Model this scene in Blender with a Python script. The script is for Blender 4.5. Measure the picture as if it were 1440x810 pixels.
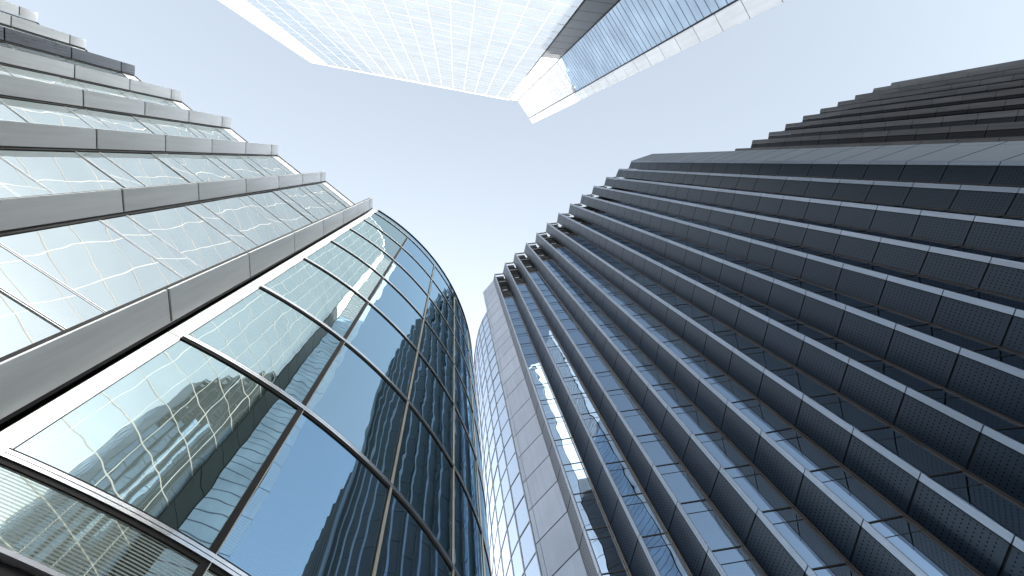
import bpy, math, random
from mathutils import Vector, Matrix
random.seed(7)
for o in list(bpy.data.objects): bpy.data.objects.remove(o)
S = bpy.context.scene
R = math.radians

# ------------------------------------------------------------------ camera
cam = bpy.data.cameras.new('camera'); cam.lens = 18.0; cam.sensor_width = 36.0
cam.clip_start = 0.05; cam.clip_end = 5000
co = bpy.data.objects.new('camera', cam); S.collection.objects.link(co)
rot = Matrix(((0.9942367, 0.0258656, -0.1040403), (0.0, -0.9704588, -0.2412668), (-0.1072073, 0.2398763, -0.9648658)))
co.matrix_world = Matrix.Translation((0, 0, 1.6)) @ rot.to_4x4()
S.camera = co
Z0 = 1.6                                # plan heights below are given above the lens, which stands 1.6 m up

# ------------------------------------------------------------------ light
SUN_EL, SUN_AZ = 30.5, -10.0             # azimuth from +Y towards +X
w = bpy.data.worlds.new('World'); S.world = w; w.use_nodes = True
nt = w.node_tree; bg = nt.nodes['Background']; bg.inputs['Strength'].default_value = 0.15
sky = nt.nodes.new('ShaderNodeTexSky'); sky.sky_type = 'NISHITA'; sky.sun_disc = False
sky.sun_elevation = R(SUN_EL); sky.sun_rotation = R(SUN_AZ)
sky.air_density = 1.0; sky.dust_density = 1.1; sky.ozone_density = 1.0
hs = nt.nodes.new('ShaderNodeHueSaturation'); hs.inputs['Saturation'].default_value = 0.42; hs.inputs['Hue'].default_value = 0.482
nt.links.new(sky.outputs[0], hs.inputs['Color']); nt.links.new(hs.outputs[0], bg.inputs['Color'])
sl = bpy.data.lights.new('sun', 'SUN'); sl.energy = 4.5; sl.angle = R(0.5); sl.color = (1, 0.95, 0.88)
so = bpy.data.objects.new('sun', sl); S.collection.objects.link(so)
sd = Vector((math.sin(R(SUN_AZ)) * math.cos(R(SUN_EL)), math.cos(R(SUN_AZ)) * math.cos(R(SUN_EL)), math.sin(R(SUN_EL))))
so.rotation_euler = sd.to_track_quat('Z', 'Y').to_euler(); so.location = (0, 0, 200)
S.view_settings.view_transform = 'Standard'; S.view_settings.look = 'None'
S.view_settings.exposure = 1.58; S.view_settings.gamma = 1
S.view_settings.use_curve_mapping = False
cy = S.cycles
cy.use_denoising = True; cy.max_bounces = 10; cy.glossy_bounces = 8; cy.diffuse_bounces = 3
cy.sample_clamp_indirect = 6; cy.caustics_reflective = True; cy.blur_glossy = 1.0; cy.caustics_refractive = False

# ------------------------------------------------------------------ materials
def nodes(name):
    m = bpy.data.materials.new(name); m.use_nodes = True
    t = m.node_tree; t.nodes.clear()
    out = t.nodes.new('ShaderNodeOutputMaterial')
    return m, t, out
def math_n(t, op, a, b=None, c=None):
    n = t.nodes.new('ShaderNodeMath'); n.operation = op
    for i, v in enumerate((a, b, c)):
        if v is None: continue
        if isinstance(v, (int, float)): n.inputs[i].default_value = v
        else: t.links.new(v, n.inputs[i])
    return n.outputs[0]
def noise(t, vec, scale, detail=2.0, rough=0.5):
    n = t.nodes.new('ShaderNodeTexNoise'); n.inputs['Scale'].default_value = scale
    n.inputs['Detail'].default_value = detail; n.inputs['Roughness'].default_value = rough
    t.links.new(vec, n.inputs['Vector']); return n.outputs['Fac']
def geo_pos(t, sx=1, sy=1, sz=1):
    g = t.nodes.new('ShaderNodeNewGeometry'); v = t.nodes.new('ShaderNodeVectorMath'); v.operation = 'MULTIPLY'
    t.links.new(g.outputs['Position'], v.inputs[0]); v.inputs[1].default_value = (sx, sy, sz); return v.outputs[0]
def uvn(t, layer):
    u = t.nodes.new('ShaderNodeUVMap'); u.uv_map = layer
    s = t.nodes.new('ShaderNodeSeparateXYZ'); t.links.new(u.outputs[0], s.inputs[0]); return s.outputs[0], s.outputs[1]
def ramp(t, fac, stops):
    r = t.nodes.new('ShaderNodeValToRGB'); t.links.new(fac, r.inputs[0])
    e = r.color_ramp.elements
    while len(e) < len(stops): e.new(0.5)
    for i, (p, c) in enumerate(stops): e[i].position = p; e[i].color = (*c, 1)
    return r.outputs[0]

def metal(name, base, rough=0.4, metallic=0.0, var=0.12, streak=(0.6, 0.6, 0.6), spec=0.5, dots=False, brushed=False, dish=0.0, island=0.07, tint=None):
    m, t, out = nodes(name)
    p = t.nodes.new('ShaderNodeBsdfPrincipled')
    n1 = noise(t, geo_pos(t, *streak), 1.0, 4.0, 0.6)
    lo = [c * (1 - var) for c in base]; hi = [min(1, c * (1 + var)) for c in base]
    col = ramp(t, n1, [(0.3, lo), (0.7, hi)])
    # every sheet came from its own batch, and streaks of dirt run down it
    gi = t.nodes.new('ShaderNodeNewGeometry')
    dirt = noise(t, geo_pos(t, 2.6, 2.6, 0.10), 1.0, 3.0, 0.6)
    tone = math_n(t, 'MULTIPLY_ADD', gi.outputs['Random Per Island'], 2 * island, 1 - island)
    tone = math_n(t, 'MULTIPLY', tone, math_n(t, 'MULTIPLY_ADD', dirt, 0.36, 0.82))
    cm = t.nodes.new('ShaderNodeVectorMath'); cm.operation = 'SCALE'
    t.links.new(col, cm.inputs[0]); t.links.new(tone, cm.inputs['Scale']); col = cm.outputs[0]
    if dots:
        u, v = uvn(t, 'metres')
        def d2(a, pitch):
            f = math_n(t, 'FRACT', math_n(t, 'DIVIDE', a, pitch)); f = math_n(t, 'SUBTRACT', f, 0.5)
            f = math_n(t, 'MULTIPLY', f, pitch); return math_n(t, 'MULTIPLY', f, f)
        dd = math_n(t, 'SQRT', math_n(t, 'ADD', d2(u, 0.19), d2(v, 0.27)))
        hole = math_n(t, 'LESS_THAN', dd, 0.036)
        pu, pv = uvn(t, 'pane')
        for q in (pu, pv):
            hole = math_n(t, 'MULTIPLY', hole, math_n(t, 'LESS_THAN', math_n(t, 'ABSOLUTE', math_n(t, 'SUBTRACT', q, 0.5)), 0.46))
        mx = t.nodes.new('ShaderNodeMix'); mx.data_type = 'RGBA'
        t.links.new(hole, mx.inputs['Factor']); t.links.new(col, mx.inputs['A']); mx.inputs['B'].default_value = (0.004, 0.004, 0.005, 1)
        col = mx.outputs['Result']
        ho = math_n(t, 'MULTIPLY_ADD', hole, 0.5, rough); t.links.new(ho, p.inputs['Roughness'])
        t.links.new(math_n(t, 'MULTIPLY', math_n(t, 'SUBTRACT', 1.0, hole), spec), p.inputs['Specular IOR Level'])
    else:
        rr = math_n(t, 'MULTIPLY_ADD', n1, 0.12, rough - 0.06); t.links.new(rr, p.inputs['Roughness'])
    t.links.new(col, p.inputs['Base Color'])
    p.inputs['Metallic'].default_value = metallic; p.inputs['Specular IOR Level'].default_value = spec
    if tint: p.inputs['Specular Tint'].default_value = (*tint, 1)
    b = t.nodes.new('ShaderNodeBump'); b.inputs['Strength'].default_value = 1.0; b.inputs['Distance'].default_value = 1.0
    if brushed:
        n2 = noise(t, geo_pos(t, 9, 9, 0.6), 1.0, 2.0)
        h = math_n(t, 'MULTIPLY', n2, 0.0005)
        pu, pv = uvn(t, 'pane')
        # each sheet is bowed a little along its length
        h = math_n(t, 'ADD', h, math_n(t, 'MULTIPLY', math_n(t, 'MULTIPLY', pv, math_n(t, 'SUBTRACT', 1.0, pv)), 4 * dish))
    else:
        h = math_n(t, 'MULTIPLY', noise(t, geo_pos(t), 0.9, 2.0), 0.004)
    t.links.new(h, b.inputs['Height']); t.links.new(b.outputs[0], p.inputs['Normal'])
    t.links.new(p.outputs[0], out.inputs[0]); return m

def glass(name, tint, body, refl=0.6, wave=0.01, wscale=0.5, pillow=0.004, frit=0.0, frit_pitch=0.05, rough=0.0, stretch=1.0, fine=0.0, graze=1.0):
    """Mirror-coated curtain wall glass: tinted reflection over a dark interior, each pane slightly dished and rolled."""
    m, t, out = nodes(name)
    p = t.nodes.new('ShaderNodeBsdfPrincipled'); p.inputs['Roughness'].default_value = 0.4; p.inputs['Specular IOR Level'].default_value = 0
    n1 = noise(t, geo_pos(t), 0.25, 3.0)
    col = ramp(t, n1, [(0.3, [c * 0.8 for c in body]), (0.7, [c * 1.2 for c in body])])
    g = t.nodes.new('ShaderNodeBsdfGlossy'); g.inputs['Roughness'].default_value = rough; g.inputs['Color'].default_value = (*tint, 1)
    lw = t.nodes.new('ShaderNodeLayerWeight'); lw.inputs['Blend'].default_value = 0.5
    f5 = math_n(t, 'POWER', lw.outputs['Facing'], 4.0)
    fac = math_n(t, 'MULTIPLY_ADD', f5, (1 - refl) * graze, refl)
    if frit:
        u, v = uvn(t, 'metres')
        s = math_n(t, 'FRACT', math_n(t, 'DIVIDE', v, frit_pitch))
        s = math_n(t, 'LESS_THAN', math_n(t, 'ABSOLUTE', math_n(t, 'SUBTRACT', s, 0.5)), 0.25)
        s = math_n(t, 'MULTIPLY', s, frit)
        mx = t.nodes.new('ShaderNodeMix'); mx.data_type = 'RGBA'
        t.links.new(s, mx.inputs['Factor']); t.links.new(col, mx.inputs['A']); mx.inputs['B'].default_value = (0.55, 0.6, 0.56, 1)
        col = mx.outputs['Result']
        fac = math_n(t, 'MULTIPLY', fac, math_n(t, 'SUBTRACT', 1.0, s))
    t.links.new(col, p.inputs['Base Color'])
    pu, pv = uvn(t, 'pane')
    def par(q): return math_n(t, 'MULTIPLY', q, math_n(t, 'SUBTRACT', 1.0, q))
    h = math_n(t, 'MULTIPLY', math_n(t, 'MULTIPLY', par(pu), par(pv)), 16 * pillow)
    h = math_n(t, 'ADD', h, math_n(t, 'MULTIPLY', noise(t, geo_pos(t, 1, 1, stretch), wscale, 1.5, 0.5), wave))
    if fine: h = math_n(t, 'ADD', h, math_n(t, 'MULTIPLY', noise(t, geo_pos(t, 1, 1, 0.5), 2.2, 1.0), fine))
    b = t.nodes.new('ShaderNodeBump'); b.inputs['Strength'].default_value = 1.0; b.inputs['Distance'].default_value = 1.0
    t.links.new(h, b.inputs['Height'])
    t.links.new(b.outputs[0], g.inputs['Normal'])
    mix = t.nodes.new('ShaderNodeMixShader'); t.links.new(fac, mix.inputs[0])
    t.links.new(p.outputs[0], mix.inputs[1]); t.links.new(g.outputs[0], mix.inputs[2])
    t.links.new(mix.outputs[0], out.inputs[0]); return m

M = {}
M['dark_core'] = metal('dark_core', (0.006, 0.007, 0.008), 0.7, spec=0.1)
M['joint'] = metal('joint', (0.006, 0.006, 0.007), 0.6, spec=0.2)
M['perforated'] = metal('perforated', (0.0045, 0.008, 0.0145), 0.33, 0.0, 0.25, (0.25, 0.25, 0.12), spec=0.35, dots=True, tint=(0.62, 0.80, 1.0))
M['nose'] = metal('nose', (0.19, 0.225, 0.28), 0.35, 0.5, 0.1, (3, 3, 0.2))
M['nose_far'] = metal('nose_far', (0.17, 0.165, 0.165), 0.4, 0.4, 0.2, (3, 3, 0.2))
M['perforated_far'] = metal('perforated_far', (0.010, 0.010, 0.011), 0.4, 0.0, 0.2, (0.25, 0.25, 0.12), dots=True)
M['end_panel'] = metal('end_panel', (0.25, 0.28, 0.34), 0.4, 0.35, 0.08, (0.3, 0.3, 0.3))
M['blue_band'] = metal('blue_band', (0.018, 0.030, 0.042), 0.35, 0.1, 0.2, (0.3, 0.3, 0.3), spec=0.3)
M['jamb'] = metal('jamb', (0.05, 0.042, 0.04), 0.4, 0.3)
M['louvre'] = metal('louvre', (0.012, 0.013, 0.015), 0.5, 0.0)
M['pale_metal'] = metal('pale_metal', (0.30, 0.32, 0.35), 0.4, 0.5)
M['steel'] = metal('steel', (0.92, 0.94, 0.93), 0.34, 0.4, 0.06, (6, 6, 0.35), spec=0.9, brushed=True, dish=0.03, island=0.04)
M['steel_dark_reflection'] = metal('steel_dark_reflection', (0.24, 0.25, 0.27), 0.28, 0.5, 0.12, (4, 4, 0.35), brushed=True, dish=0.012)  # same steel, with one fin's darker reflection put into its base colour
M['white_panel'] = metal('white_panel', (0.90, 0.90, 0.88), 0.28, 0.55, 0.03)
M['polished'] = metal('polished', (0.95, 0.95, 0.95), 0.22, 1.0, 0.02)
M['black_gasket'] = metal('black_gasket', (0.006, 0.006, 0.007), 0.5, spec=0.15)
M['grey_mullion'] = metal('grey_mullion', (0.38, 0.39, 0.36), 0.4, 0.3)
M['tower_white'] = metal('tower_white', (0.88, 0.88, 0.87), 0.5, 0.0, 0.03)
M['tower_beige'] = metal('tower_beige', (0.26, 0.23, 0.21), 0.5)
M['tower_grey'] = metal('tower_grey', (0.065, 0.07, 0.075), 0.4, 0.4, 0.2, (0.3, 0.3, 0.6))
M['tower_pale'] = metal('tower_pale', (0.60, 0.62, 0.64), 0.45, 0.2, 0.05)
M['tower_mullion'] = metal('tower_mullion', (0.36, 0.345, 0.33), 0.5)
M['tower_rib'] = metal('tower_rib', (0.10, 0.12, 0.18), 0.4, 0.5)
M['tower_side_grey'] = metal('tower_side_grey', (0.175, 0.19, 0.21), 0.5, 0.0, 0.05)  # side wall material above the level where ribs and corner panels turn paler
M['tower_side'] = glass('tower_side', (0.8, 0.9, 1.0), (0.32, 0.42, 0.54), 0.08, 0.002, 0.3, 0.0, graze=0.2)
M['tower_glass'] = glass('tower_glass', (0.93, 0.95, 0.95), (0.155, 0.165, 0.165), 0.66, 0.010, 0.3, 0.003, graze=0.25)
M['tower_glass_blue_reflection'] = glass('tower_glass_blue_reflection', (0.84, 0.90, 0.94), (0.115, 0.135, 0.15), 0.62, 0.010, 0.3, 0.003, graze=0.25)
M['left_glass'] = glass('left_glass', (0.58, 0.64, 0.645), (0.12, 0.15, 0.15), 0.80, 0.022, 0.28, 0.003, fine=0.0009)
M['curved_glass'] = glass('curved_glass', (0.50, 0.72, 0.88), (0.035, 0.065, 0.058), 0.70, 0.034, 0.32, 0.003, stretch=0.6, fine=0.0032)
M['curved_glass_green_reflection'] = glass('curved_glass_green_reflection', (0.60, 0.74, 0.75), (0.04, 0.065, 0.052), 0.68, 0.030, 0.3, 0.003, stretch=0.6, fine=0.0026)
M['curved_glass_frit'] = glass('curved_glass_frit', (0.50, 0.62, 0.60), (0.02, 0.035, 0.03), 0.66, 0.010, 0.4, 0.003, frit=0.6, frit_pitch=0.045)
M['curved_glass_fine'] = glass('curved_glass_fine', (0.42, 0.67, 0.92), (0.025, 0.05, 0.055), 0.70, 0.026, 0.3, 0.002, frit=0.12, frit_pitch=0.05)
M['bay_glass'] = glass('bay_glass', (0.44, 0.60, 0.80), (0.002, 0.002, 0.003), 0.48, 0.018, 0.5, 0.0007, stretch=0.5, graze=0.6)
M['grid_glass'] = glass('grid_glass', (0.60, 0.68, 0.78), (0.12, 0.14, 0.17), 0.78, 0.008, 0.3, 0.003)
M['grid_frame'] = metal('grid_frame', (0.16, 0.18, 0.21), 0.4, 0.4)

# ground
m, t, out = nodes('paving')
p = t.nodes.new('ShaderNodeBsdfPrincipled'); br = t.nodes.new('ShaderNodeTexBrick'); br.inputs['Scale'].default_value = 1.0
tc = t.nodes.new('ShaderNodeTexCoord'); t.links.new(tc.outputs['Object'], br.inputs['Vector'])
br.inputs['Color1'].default_value = (0.22, 0.21, 0.2, 1); br.inputs['Color2'].default_value = (0.27, 0.26, 0.25, 1)
br.inputs['Mortar'].default_value = (0.08, 0.08, 0.08, 1); br.inputs['Mortar Size'].default_value = 0.012
t.links.new(br.outputs[0], p.inputs['Base Color']); p.inputs['Roughness'].default_value = 0.7
t.links.new(p.outputs[0], out.inputs[0]); M['paving'] = m

# ------------------------------------------------------------------ mesh builder
V2 = lambda a: Vector((a[0], a[1]))
class MB:
    def __init__(s): s.v = []; s.f = []; s.m = []; s.uv = []; s.pn = []; s.mats = []
    def mat(s, k):
        if k not in s.mats: s.mats.append(k)
        return s.mats.index(k)
    def face(s, pts, k, uv=None, pn=None):
        i = len(s.v); s.v += [tuple(q) for q in pts]; n = len(pts)
        s.f.append(tuple(range(i, i + n))); s.m.append(s.mat(k))
        s.uv += uv or [(0, 0)] * n; s.pn += pn or [(0.5, 0.5)] * n
    def pane(s, a, b, z0, z1, k, tilt=0.0):
        """upright quad from plan point a to plan point b"""
        L = (V2(b) - V2(a)).length; h = z1 - z0
        d = (V2(b) - V2(a)) / max(L, 1e-6); n = Vector((d.y, -d.x))
        tx = [random.gauss(0, tilt) for _ in range(3)]
        o = [tx[0] * 0, tx[0] * L, tx[0] * L + tx[1] * h, tx[1] * h]
        P4 = [(a[0] + n.x * o[0], a[1] + n.y * o[0], z0), (b[0] + n.x * o[1], b[1] + n.y * o[1], z0),
              (b[0] + n.x * o[2], b[1] + n.y * o[2], z1), (a[0] + n.x * o[3], a[1] + n.y * o[3], z1)]
        s.face(P4, k, [(0, 0), (L, 0), (L, h), (0, h)], [(0, 0), (1, 0), (1, 1), (0, 1)])
    def slab(s, a, b, n, th, z0, z1, k, proud=0.0):
        """box whose front face runs a-b (moved out along n by proud) and which is th thick behind it"""
        n = V2(n).normalized(); a = V2(a) + n * proud; b = V2(b) + n * proud
        c = b - n * th; d = a - n * th
        s.prism([a, b, c, d], z0, z1, k)
    def prism(s, poly, z0, z1, k, ktop=None):
        N = len(poly)
        for i in range(N): s.pane(poly[i], poly[(i + 1) % N], z0, z1, k)
        s.face([(q[0], q[1], z1) for q in poly], ktop or k)
        s.face([(q[0], q[1], z0) for q in reversed(poly)], ktop or k)
    def build(s, name, parent=None, label=None):
        me = bpy.data.meshes.new(name)
        off = Vector(parent['_base']) if parent is not None else Vector((0, 0, 0))
        me.from_pydata([(x - off.x, y - off.y, z + Z0 - off.z) for x, y, z in s.v], [], s.f)
        for k in s.mats: me.materials.append(M[k])
        me.polygons.foreach_set('material_index', s.m)
        for nm, dat in (('metres', s.uv), ('pane', s.pn)):
            l = me.uv_layers.new(name=nm); l.data.foreach_set('uv', [c for q in dat for c in q])
        me.update()
        o = bpy.data.objects.new(name, me); S.collection.objects.link(o)
        if parent is not None:
            root = parent
            while root.parent: root = root.parent
            o.parent = parent; o['_base'] = parent['_base']
        if label: o['label'] = label
        return o
def thing(name, label, cat, base):
    o = bpy.data.objects.new(name, None); S.collection.objects.link(o); o.location = base
    o['label'] = label; o['category'] = cat; o['_base'] = base; return o

GZ = -Z0
def down(levels, pitch, zmin=GZ):
    L = list(levels)
    while L[-1] - pitch > zmin: L.append(L[-1] - pitch)
    if L[-1] - zmin > 0.6: L.append(zmin)
    else: L[-1] = zmin
    return L

# ------------------------------------------------------------------ ground
g = MB(); g.face([(-700, -700, GZ), (700, -700, GZ), (700, 700, GZ), (-700, 700, GZ)], 'paving')
go = g.build('ground'); go['kind'] = 'structure'

# ------------------------------------------------------------------ saw-toothed dark tower (right)
def tooth(T, B, levels, parent, nose_w, km, kn, th=0.12, gap=0.12):
    T, B = V2(T), V2(B); d = (B - T).normalized(); n = Vector((-d.y, d.x))
    if n.dot(-T) < 0: n = -n
    f = MB()
    f.slab(T + d * (nose_w + .02), B, n, th, levels[-1], levels[0] - 0.05, 'dark_core', -0.04)
    for a, b in zip(levels[:-1], levels[1:]):
        f.slab(T + d * (nose_w + 0.06), B, n, 0.05, b + gap / 2, a - gap / 2, km)
    fo = f.build('fin', parent)
    e = MB()
    for a, b in zip(levels[:-1], levels[1:]):
        p0, p1 = T + n * 0.015, T + d * nose_w + n * 0.015
        z0, z1 = b + gap / 4, a - gap / 4
        poly = [p1, p0, T - n * 0.05, p1 - n * 0.10]
        e.prism(poly, z0, z1, kn)
    e.build('nosing', fo)
    return fo

R1T = [(8.37, 25.06), (10.82, 22.54), (13.1, 20.32), (15.67, 18.08), (18.02, 15.8), (20.41, 13.58), (23.01, 11.38), (25.63, 9.32), (28.28, 7.33), (30.95, 5.45), (33.76, 3.5), (36.57, 1.71), (39.37, 0.0)]
R1B = [(8.06, 26.78), (10.26, 25.1), (12.65, 22.58), (15.14, 20.36), (17.74, 18.12), (20.14, 15.75), (22.66, 13.61), (25.29, 11.61), (27.91, 9.39), (30.49, 7.34), (33.31, 5.46), (35.9, 3.5), (38.79, 1.71)]
C0, C1 = (5.6, 29.59), (44.16, -1.51)
lv = [115, 112.5, 107.6, 102.8, 98.4, 93.7, 88.0, 83.9, 79.9, 76.3, 72.3, 68.1, 63.9, 59.8, 54.4, 50.4, 46.3, 42.2]
lv = down(lv, 4.0)
dt = thing('office_tower', 'dark office tower with long stepped fins of perforated metal filling the right side', 'building', (25, 15, 0))
core = MB()
back = [V2(b) + Vector((0.75, 0.95)) for b in R1B]
core.prism([V2(C0) + Vector((0.35, 0.3))] + back + [V2(C1) + Vector((0.2, 0.45)), V2((78, 24)), V2((50, 62)), V2((12, 52))], GZ, 114.2, 'dark_core')
core.build('wall', dt)
for i, (T, B) in enumerate(zip(R1T, R1B)):
    tooth(T, B, lv, dt, 0.36, 'perforated', 'nose')
    if i == 12: break
    T2, B2 = V2(T), V2(R1B[i + 1]); dT = (V2(B) - T2).normalized()
    a = T2 + dT * 0.22 + Vector((0.10, 0.04)); b = Vector((B2.x + 0.05, B2.y + 0.02))
    d = (b - a).normalized(); n = Vector((d.y, -d.x))
    if n.dot(-a) < 0: n = -n
    gl = MB()
    ks = [z for z in lv if z <= 93.8]
    for z1, z0 in zip(ks[:-1], ks[1:]):
        gl.pane(a, b, z0, z1 - 0.95, 'bay_glass', 0.0015); gl.pane(a, b, z1 - 0.95, z1, 'bay_glass', 0.0015)
    go_ = gl.build('window_bay', dt)
    tr = MB()
    for z in ks[:-1]:
        tr.slab(a, b, n, 0.10, z - 0.045, z + 0.045, 'joint', 0.03)
        tr.slab(a, b, n, 0.08, z - 0.97, z - 0.93, 'joint', 0.015)
    jb = tr
    for k, off in enumerate((0.06, 0.2)):
        jb.slab(b - d * (off + 0.07), b - d * off, n, 0.1, GZ, 93.7, 'jamb', 0.07)
    jb.slab(a, a + d * 0.09, n, 0.1, GZ, 93.7, 'joint', 0.07)
    jb.build('window_frame', go_)
    lo = MB()
    lo.pane(a - n * 0.7, b - n * 0.7, 93.7, 115, 'dark_core')
    lo.slab(a, b, n, 0.8, 93.4, 93.7, 'louvre', 0.02)
    lo.slab(a, b, n, 0.25, 114.5, 115, 'pale_metal', 0.02)
    lo.slab(a + d * .35, b - d * .35, n, 0.25, 111.6, 112.4, 'pale_metal', 0.0)
    lo.slab(a, b, n, 0.25, 106.3, 107.3, 'louvre', 0.0)
    lo.slab(a + d * .5, b - d * .5, n, 0.2, 100.4, 100.8, 'pale_metal', -0.3)
    lo.slab(a + d * .5, b - d * .5, n, 0.2, 97.6, 98.0, 'louvre', -0.2)
    for q in range(4):
        z = 94.5 + q * 1.0; lo.slab(a, b, n, 0.3, z, z + 0.25, 'louvre', -0.1)
    lo.build('louvre', dt)
# flat end wall on the left edge of the tower
ew = MB(); a, b = V2(R1B[0]), V2(C0); d = (b - a).normalized(); n = Vector((-d.y, d.x)); n = n if n.dot(-a) > 0 else -n
L = (b - a).length
ew.slab(a, b, n, 0.3, GZ, 114.9, 'joint', -0.03)
for z1, z0 in zip(lv[:-1], lv[1:]):
    ew.slab(a + d * 0.03, a + d * (L - 0.47), n, 0.03, z0 + .06, z1 - .06, 'end_panel')
    ew.slab(a + d * (L - 0.43), b, n, 0.03, z0 + .06, z1 - .06, 'end_panel')
ew.build('end_wall', dt)
# right hand flank beyond the last fin
fw = MB(); a, b = V2(R1T[12]) + Vector((0.02, 0.02)), V2(C1); d = (b - a).normalized(); n = Vector((d.y, -d.x)); n = n if n.dot(-a) > 0 else -n
L = (b - a).length
fw.slab(a, b, n, 0.3, GZ, 114.9, 'joint', -0.03)
for z1, z0 in zip(lv[:-1], lv[1:]):
    fw.slab(a, a + d * (L - 0.85), n, 0.03, z0 + .06, z1 - .06, 'blue_band')
    fw.slab(a + d * (L - 0.82), b, n, 0.03, z0 + .06, z1 - .06, 'blue_band')
fw.build('flank_wall', dt)

# ------------------------------------------------------------------ further wing, upper right
R2T = [(49.15, -2.07), (52.17, -3.52), (55.09, -4.86), (58.05, -6.27), (61.12, -7.65), (64.2, -8.87), (67.34, -10.05), (70.41, -11.19), (73.71, -12.36), (76.94, -13.34)]
R2B = [(48.88, -0.73), (51.92, -2.19), (54.98, -3.68), (57.9, -5.24), (61.02, -6.7), (64.1, -7.99), (67.22, -9.28), (70.35, -10.48), (73.58, -11.77), (76.8, -12.81)]
lv2 = down([88.7, 87.3], 4.0)
w2 = thing('office_wing', 'lower dark stepped office wing behind the big finned tower at upper right', 'building', (65, 0, 0))
core = MB(); core.prism([V2(b) + Vector((0.7, 0.8)) for b in R2B] + [V2((95, -8)), V2((90, 20)), V2((58, 6))], GZ, 88, 'dark_core'); core.build('wall', w2)
for i, (T, B) in enumerate(zip(R2T, R2B)):
    tooth(T, B, lv2, w2, 0.62, 'perforated_far', 'nose_far')
    if i == len(R2T) - 1: break
    a = V2(T) + Vector((0.3, 0.3)); b = V2(R2B[i + 1]) + Vector((0.05, 0.02))
    gl = MB()
    for z1, z0 in zip(lv2[:-1], lv2[1:]): gl.pane(a, b, z0, z1, 'bay_glass', 0.001)
    gl.build('window_bay', w2)

# ------------------------------------------------------------------ white grid building between the tower and the curved glass
W = [(7.6, 30.2), (6.16, 32.94), (5.11, 34.9), (4.36, 36.89), (3.69, 39.75), (3.2, 43.2), (2.95, 47.0)]
wb = thing('glass_block', 'pale mirror glass block with slanting grid lines between the curved glass and the dark tower', 'building', (6, 36, 0))
lw_ = down([110, 106.9 + 1.6], 3.96)
gl = MB(); fr = MB()
for a, b in zip(W[:-1], W[1:]):
    a, b = V2(a), V2(b); d = (b - a).normalized(); n = Vector((-d.y, d.x)); n = n if n.dot(-a) > 0 else -n
    for z1, z0 in zip(lw_[:-1], lw_[1:]):
        gl.pane(a, b, z0, z1, 'grid_glass', 0.002)
        fr.slab(a, b, n, 0.1, z1 - 0.07, z1 + 0.07, 'grid_frame', 0.05)
    fr.slab(a - d * 0.06, a + d * 0.06, n, 0.1, GZ, 110, 'grid_frame', 0.07)
go_ = gl.build('curtain_wall', wb); fr.build('window_frame', go_)
core = MB(); core.prism([V2(q) + Vector((0.3, 0.05)) for q in W] + [V2((9, 51)), V2((9.5, 38))], GZ, 109.8, 'dark_core'); core.build('wall', wb)

# ------------------------------------------------------------------ stepped glass building (left)
LA = [(-5.567, 2.408), (-8.45, 0.703), (-11.255, -0.977), (-13.932, -2.61), (-16.597, -4.114), (-19.103, -5.577), (-21.587, -6.951), (-23.916, -8.355)]
LB = [(-5.609, 3.07), (-8.498, 1.275), (-11.351, -0.366), (-14.033, -2.009), (-16.698, -3.561), (-19.21, -5.052), (-21.694, -6.481), (-24.034, -7.887)]
lb = thing('stepped_office_building', 'pale blue glass building in steps with broad brushed steel fins on the left', 'building', (-15, 0, 0))
HL = 35.6; ll = down([HL, 34.25], 4.0)
for i, (A, B) in enumerate(zip(LA, LB)):
    A, B = V2(A), V2(B); d = (B - A).normalized(); n = Vector((d.y, -d.x)); n = n if n.dot(-A) > 0 else -n
    f = MB(); f.slab(A + d * .01, B, n, 0.16, GZ, HL - .02, 'joint', -0.03)
    for z1, z0 in zip(ll[:-1], ll[1:]):
        f.slab(A, B, n, 0.05, z0 + .042, z1 - .042, 'steel_dark_reflection' if i == 5 else 'steel')
    f.build('fin', lb)
gdir = (V2((-6.669, 2.87)) - V2(LB[1])).normalized()
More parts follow.
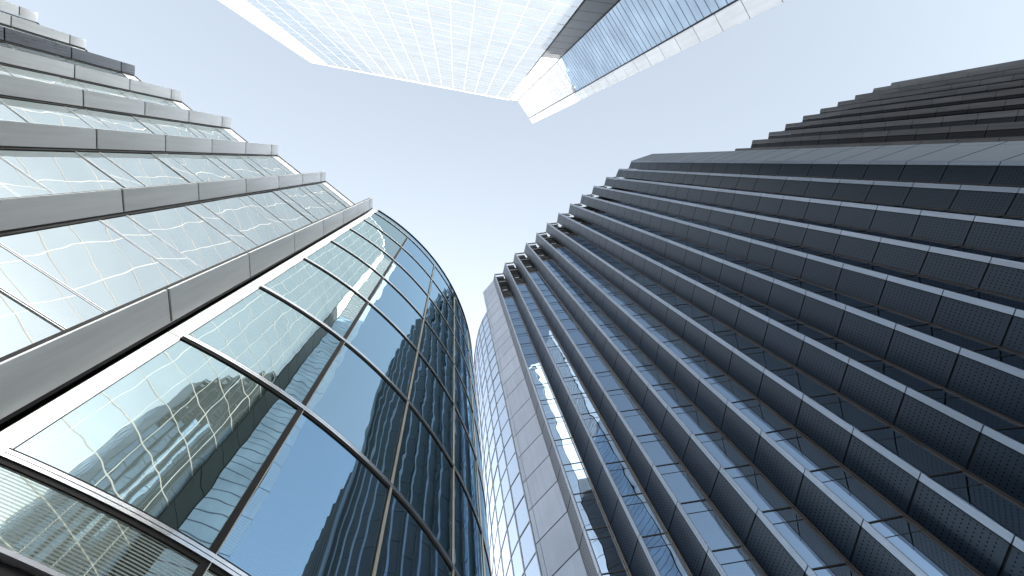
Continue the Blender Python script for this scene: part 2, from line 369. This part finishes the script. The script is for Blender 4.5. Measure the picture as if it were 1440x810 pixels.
for i in range(7):
    B = V2(LB[i + 1]); Bi = V2(LB[i])
    gd = gdir if i == 0 else (V2([(0, 0), (-10.013, 0.799), (-13.031, -1.103), (-15.999, -2.901), (-18.758, -4.597), (-21.45, -6.05), (-23.85, -7.3)][i]) - B).normalized()
    a = B + gd * 0.02 + Vector((-0.02, 0.05))
    # carry the glass line on until it is behind the next fin
    r = Bi.normalized(); m_ = Matrix(((gd.x, -r.x), (gd.y, -r.y))); s_ = (m_.inverted() @ (-a + Vector((0, 0))))
    b = a + gd * (s_[0] + 0.12)
    n = Vector((gd.y, -gd.x)); n = n if n.dot(-a) > 0 else -n
    gl = MB()
    for z1, z0 in zip(ll[:-1], ll[1:]):
        if z1 == HL:
            gl.slab(a, b, n, 0.05, z0 + 0.03, HL - 0.12, 'white_panel'); continue
        zm = z1 - 1.05
        if zm > z0 + 0.3:
            gl.pane(a, b, zm, z1, 'left_glass', 0.003); gl.pane(a, b, z0, zm, 'left_glass', 0.003)
        else: gl.pane(a, b, z0, z1, 'left_glass', 0.003)
    go_ = gl.build('window_bay', lb)
    tr = MB()
    for z in ll[1:-1]:
        for zz in (z, z - 1.05):
            tr.slab(a, b, n, 0.06, zz - 0.014, zz + 0.014, 'joint', 0.012)
            tr.slab(a, b, n, 0.06, zz + 0.016, zz + 0.034, 'polished', 0.014)
            tr.slab(a, b, n, 0.06, zz - 0.034, zz - 0.016, 'polished', 0.014)
    tr.slab(a, b, n, 0.3, HL - 0.12, HL, 'black_gasket', 0.03)
    tr.slab(b - gd * 0.05, b, n, 0.06, GZ, HL, 'joint', 0.03); tr.slab(a, a + gd * 0.05, n, 0.06, GZ, HL, 'joint', 0.025)
    tr.build('window_frame', go_)
    rb = MB(); rb.slab(b, Bi - n * 0.0, Vector((-r.y, r.x)), 0.05, GZ, HL - .1, 'black_gasket'); rb.build('recess_strip', lb)
core = MB()
core.prism([V2((-6.6, 3.25)), V2((-8.9, 1.75)), V2((-11.8, 0.1)), V2((-14.5, -1.5)), V2((-17.2, -3.1)), V2((-19.7, -4.6)), V2((-22.2, -6.0)), V2((-24.6, -7.4)), V2((-40, 0)), V2((-30, 30)), V2((-13, 14))], GZ, HL - 0.3, 'dark_core')
core.build('wall', lb)

# ------------------------------------------------------------------ curved glass building (lower left)
cb = thing('curved_glass_building', 'rounded glass office building bulging outward with black floor lines at lower left', 'building', (-12, 14, 0))
CC, CR, HB, HS = Vector((-12.375, 14.324)), 13.239, 35.1, 4.72
A0, STEP = -56.9, 10.9
def arc(deg, off=0.0): return CC + Vector((math.cos(R(deg)), math.sin(R(deg)))) * (CR + off)
zl = [35.1, 33.5] + [29.5, 25.55, 21.65, 17.75, 13.72, 9.75, 5.74] + [HS]
SEG = 8
for c in range(10):
    for r_ in range(len(zl) - 1):
        z1, z0 = zl[r_], zl[r_ + 1]
        gl = MB(); key = 'curved_glass' if c else 'curved_glass_green_reflection'  # greener reflection of the first column is put into its glass tint
        if r_ == len(zl) - 2: key = 'curved_glass_frit'
        elif r_ == len(zl) - 3 and c > 0: key = 'curved_glass_fine'
        for s in range(SEG):
            d0 = A0 + STEP * (c + s / SEG); d1 = A0 + STEP * (c + (s + 1) / SEG)
            a, b = arc(d0), arc(d1); u0, u1 = s / SEG, (s + 1) / SEG; Lw = R(STEP) * CR
            gl.face([(a.x, a.y, z0), (b.x, b.y, z0), (b.x, b.y, z1), (a.x, a.y, z1)], key,
                    [(u0 * Lw, 0), (u1 * Lw, 0), (u1 * Lw, z1 - z0), (u0 * Lw, z1 - z0)], [(u0, 0), (u1, 0), (u1, 1), (u0, 1)])
        o = gl.build('window_pane', cb)
        for pl in o.data.polygons: pl.use_smooth = True
        # weld the arc so that it shades as one bent sheet
        import bmesh
        bm = bmesh.new(); bm.from_mesh(o.data); bmesh.ops.remove_doubles(bm, verts=bm.verts, dist=1e-4); bm.to_mesh(o.data); bm.free()
def ring(mb, z0, z1, proud, depth, k, a0=A0 - 0.15, a1=A0 + STEP * 10, seg=100):
    for s in range(seg):
        d0 = a0 + (a1 - a0) * s / seg; d1 = a0 + (a1 - a0) * (s + 1) / seg
        o0, o1, i0, i1 = arc(d0, proud), arc(d1, proud), arc(d0, proud - depth), arc(d1, proud - depth)
        mb.face([(o0.x, o0.y, z0), (o1.x, o1.y, z0), (o1.x, o1.y, z1), (o0.x, o0.y, z1)], k)
        mb.face([(i0.x, i0.y, z0), (i1.x, i1.y, z0), (o1.x, o1.y, z0), (o0.x, o0.y, z0)], k)
        mb.face([(o0.x, o0.y, z1), (o1.x, o1.y, z1), (i1.x, i1.y, z1), (i0.x, i0.y, z1)], k)
    for d_ in (a0, a1):
        o0, i0 = arc(d_, proud), arc(d_, proud - depth)
        mb.face([(o0.x, o0.y, z0), (i0.x, i0.y, z0), (i0.x, i0.y, z1), (o0.x, o0.y, z1)], k)
for z in zl[:-1]:
    t_ = MB()
    if z == HB:
        ring(t_, z - 0.1, z + 0.02, 0.05, 0.3, 'black_gasket')
    else:
        ring(t_, z - 0.135, z + 0.105, 0.025, 0.1, 'black_gasket')
        ring(t_, z - 0.060, z - 0.008, 0.045, 0.05, 'polished')
        ring(t_, z + 0.006, z + 0.060, 0.045, 0.05, 'polished')
    t_.build('transom', cb)
t_ = MB(); ring(t_, HS - 0.02, HS + 0.035, 0.02, 0.1, 'pale_metal'); t_.build('sill', cb)
for c in range(1, 10):
    dg = A0 + STEP * c; mm = MB()
    rad = Vector((math.cos(R(dg)), math.sin(R(dg)))); tg = Vector((-rad.y, rad.x)); p_ = arc(dg)
    if c == 1:
        mm.slab(p_ - tg * 0.06, p_ + tg * 0.045, rad, 0.08, HS, HB - 1.75, 'black_gasket', 0.025)
        mm.slab(p_ + tg * 0.046, p_ + tg * 0.060, rad, 0.08, HS, HB - 1.75, 'grey_mullion', 0.03)
    else:
        mm.slab(p_ - tg * 0.075, p_ + tg * 0.075, rad, 0.08, HS, HB - 1.75, 'black_gasket', 0.012)
        mm.slab(p_ - tg * 0.028, p_ + tg * 0.028, rad, 0.08, HS, HB - 1.75, 'grey_mullion', 0.04)
    mm.build('mullion', cb)
# white sunlit pier against the stepped building
pr = MB(); pa, pb = V2((-5.398, 3.095)), arc(A0) + Vector((-0.03, 0.0))
d = (pb - pa).normalized(); n = Vector((d.y, -d.x)); n = n if n.dot(-pa) > 0 else -n
pz = [34.9] + [34.9 - 1.2 - 4 * k for k in range(8)] + [HS]
for z1, z0 in zip(pz[:-1], pz[1:]):
    pr.slab(pa, pb, n, 0.2, z0 + 0.012, z1 - 0.012, 'white_panel')
pr.slab(pa + d * .01, pb, n, 0.2, HS, 34.9, 'black_gasket', -0.02)
pr.build('pier', cb)
# dark recess, soffit, set-back ground floor and core
core = MB()
pl = [arc(A0 + 109 * s / 24, -0.35) for s in range(25)]
core.prism([V2((-5.75, 3.35))] + pl + [V2((-20, 24)), V2((-9.5, 6.2))], HS - 0.03, HB - 0.4, 'dark_core')
core.build('wall', cb)
sf = MB(); sf.prism([V2((-5.6, 3.2))] + [arc(A0 + 109 * s / 24, -0.05) for s in range(25)] + [V2((-20, 24))], HS - 0.3, HS - 0.04, 'black_gasket'); sf.build('soffit', cb)
gf = MB(); gf.prism([arc(A0 + 109 * s / 24, -2.2) for s in range(25)] + [V2((-20, 24))], GZ, HS - 0.3, 'louvre'); gf.build('ground_floor_wall', cb)

# ------------------------------------------------------------------ tall pale tower (top)
tt = thing('glass_tower', 'tall pale glass tower with white edges and a grid of fine lines at the top', 'building', (-8, -30, 0))
HT = 155.0
PA, PB = Vector((-33.72, -25.28)), Vector((15.69, -17.05)); U = (PB - PA).normalized(); NF = Vector((-U.y, U.x))
if NF.dot(-PA) < 0: NF = -NF
def edge(x_top, x_bot):          # leaning edge on the main face, x at the roof and at the ground
    def f(z):
        x = x_bot + (x_top - x_bot) * (z - GZ) / (HT - GZ); return PA + U * ((x - PA.x) / U.x)
    return f
e_out, e_in, e_fold, e_right = edge(-38.24, -39.13), edge(-33.72, -31.72), edge(-20.58, -32.73), edge(15.69, 13.98)
tz = down([HT - 1.1, 152.2], 4.0)
glo = MB(); mu = MB(); hb_ = MB()
def bent(p):                      # facet past the fold stays flat; its bluer reflection is put into the tint
    return p
for z1, z0 in zip(tz[:-1], tz[1:]):
    for k, (ea, eb) in enumerate(((e_in, e_fold), (e_fold, e_right))):
        a0, a1, b0, b1 = ea(z0), ea(z1), eb(z0), eb(z1)
        key = 'tower_glass_blue_reflection' if k == 0 else 'tower_glass'
        # split into three metre bays on a grid fixed to the face
        sa = min((a0 - PA).dot(U), (a1 - PA).dot(U)); sb = max((b0 - PA).dot(U), (b1 - PA).dot(U))
        s = math.floor(sa / 3.1) * 3.1
        while s < sb:
            def cl(v, q0, q1): return max(q0, min(q1, v))
            A0s, A1s = (a0 - PA).dot(U), (a1 - PA).dot(U); B0s, B1s = (b0 - PA).dot(U), (b1 - PA).dot(U)
            x00, x10 = cl(s, A0s, B0s), cl(s + 3.1, A0s, B0s); x01, x11 = cl(s, A1s, B1s), cl(s + 3.1, A1s, B1s)
            if x10 - x00 > 0.01 or x11 - x01 > 0.01:
                j = [random.gauss(0, 0.004) for _ in range(2)]
                P4 = [PA + U * x00, PA + U * x10 + NF * j[0], PA + U * x11 + NF * (j[0] + j[1]), PA + U * x01 + NF * j[1]]
                glo.face([(P4[0].x, P4[0].y, z0), (P4[1].x, P4[1].y, z0), (P4[2].x, P4[2].y, z1), (P4[3].x, P4[3].y, z1)], key,
                         [(0, 0), (3.1, 0), (3.1, 4), (0, 4)], [(0, 0), (1, 0), (1, 1), (0, 1)])
            s += 3.1
    a, b = e_in(z0), e_right(z0)
    hb_.slab(a, b, NF, 0.15, z0 - 0.07, z0 + 0.07, 'tower_beige', 0.012)
go_ = glo.build('curtain_wall', tt)
s = 3.1 * 1
while s < 55:
    zt, zb = HT - 1.1, GZ
    # stop where a leaning edge cuts the line
    for q in range(60):
        z = GZ + (HT - GZ) * q / 59
    def inside(z): return (e_in(z) - PA).dot(U) <= s <= (e_right(z) - PA).dot(U)
    if inside(zt) or inside(zb):
        if not inside(zt):
            while not inside(zt): zt -= 1
        if not inside(zb):
            while not inside(zb): zb += 1
        c_ = PA + U * s
        mu.slab(c_ - U * 0.04, c_ + U * 0.04, NF, 0.2, zb, zt, 'tower_mullion', 0.03)
    s += 3.1
mu.v_off = None
for q in range(len(hb_.f)):
    mu.face([hb_.v[i] for i in hb_.f[q]], hb_.mats[hb_.m[q]])
mu.build('window_frame', go_)
def strip_poly(mb, ea, eb, k, z0, z1, proud, th=0.4):
    a0, a1, b0, b1 = ea(z0) + NF * proud, ea(z1) + NF * proud, eb(z0) + NF * proud, eb(z1) + NF * proud
    F = [(a0.x, a0.y, z0), (b0.x, b0.y, z0), (b1.x, b1.y, z1), (a1.x, a1.y, z1)]
    Bk = [(x - NF.x * th, y - NF.y * th, z) for x, y, z in F]
    mb.face(F, k, [(0, 0)] * 4, [(0, 0), (1, 0), (1, 1), (0, 1)])
    for i in range(4):
        j = (i + 1) % 4; mb.face([F[i], Bk[i], Bk[j], F[j]], k)
eb_ = MB(); zz = down([HT], 8.0)
for z1, z0 in zip(zz[:-1], zz[1:]): strip_poly(eb_, e_out, e_in, 'tower_white', z0, z1, 0.12)
eb_.build('edge_panel', tt)
pp = MB(); strip_poly(pp, e_in, e_right, 'tower_white', HT - 1.1, HT, 0.15); pp.build('parapet', tt)
T1, T2, T3 = Vector((18.15, -16.88)), Vector((21.79, -11.91)), Vector((22.76, -10.57))
# corner strip of tall panels
cs = MB(); cz = down([HT, 149.3], 4.0)
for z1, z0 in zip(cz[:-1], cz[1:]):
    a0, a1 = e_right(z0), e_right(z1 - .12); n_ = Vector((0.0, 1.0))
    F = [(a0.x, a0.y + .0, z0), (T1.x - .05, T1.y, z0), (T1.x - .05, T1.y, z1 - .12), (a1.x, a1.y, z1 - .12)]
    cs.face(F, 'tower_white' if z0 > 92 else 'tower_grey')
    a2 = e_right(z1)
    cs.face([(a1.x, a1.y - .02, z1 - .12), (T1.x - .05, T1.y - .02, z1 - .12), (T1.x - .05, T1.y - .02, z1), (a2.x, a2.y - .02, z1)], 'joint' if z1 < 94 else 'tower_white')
cs.build('corner_panel', tt)
cl_ = MB()
cl_.slab(T1 + Vector((-.1, 0)), T1 + Vector((.06, .06)), (0, 1), 0.3, GZ, HT, 'joint', 0.05)
a0, a1 = e_right(GZ), e_right(HT)
cl_.face([(a0.x - .06, a0.y + .1, GZ), (a0.x + .1, a0.y + .1, GZ), (a1.x + .1, a1.y + .1, HT), (a1.x - .06, a1.y + .1, HT)], 'joint')
cl_.build('corner_trim', tt)
# ribbed side
d = (T2 - T1).normalized(); n = Vector((-d.y, d.x)); n = n if n.dot(-T1) > 0 else -n
sg = MB(); sz = down([HT, 154.0], 1.343)
for z1, z0 in zip(sz[:-1], sz[1:]): sg.pane(T1, T2, z0, z1, 'tower_side' if z0 > 0 and z1 < 95 else 'tower_side_grey', 0.0) if z1 > 95 or z1 < 1 else sg.pane(T1, T2, z0, z1, 'tower_side', 0.0)
go_ = sg.build('side_wall', tt)
rb = MB()
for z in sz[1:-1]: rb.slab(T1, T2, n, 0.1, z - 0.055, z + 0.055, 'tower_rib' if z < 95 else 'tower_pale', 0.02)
rb.slab(T2 - d * 0.1, T2 + d * 0.03, n, 0.2, GZ, HT, 'joint', 0.1)
rb.build('rib', go_)
eb_ = MB(); ez = down([HT, 151.0], 4.08)
for z1, z0 in zip(ez[:-1], ez[1:]): eb_.slab(T2 + d * 0.05, T3, n, 0.1, z0 + 0.04, z1 - 0.04, 'tower_pale')
eb_.slab(T2 + d * 0.05, T3, n, 0.2, GZ, HT - .05, 'tower_rib', -0.03)
eb_.build('edge_panel', tt)
core = MB()
core.prism([PA + U * -3.4 - NF * 0.45, PB - U * 1.6 - NF * 0.45, T1 + Vector((0.15, -0.6)), T2 - n * 0.15, T3 - n * 0.15 - d * 0.05, V2((28, -44)), V2((-33, -54))], GZ, HT - 0.4, 'dark_core')
core.build('wall', tt)

for o in bpy.data.objects:
    if '_base' in o: del o['_base']
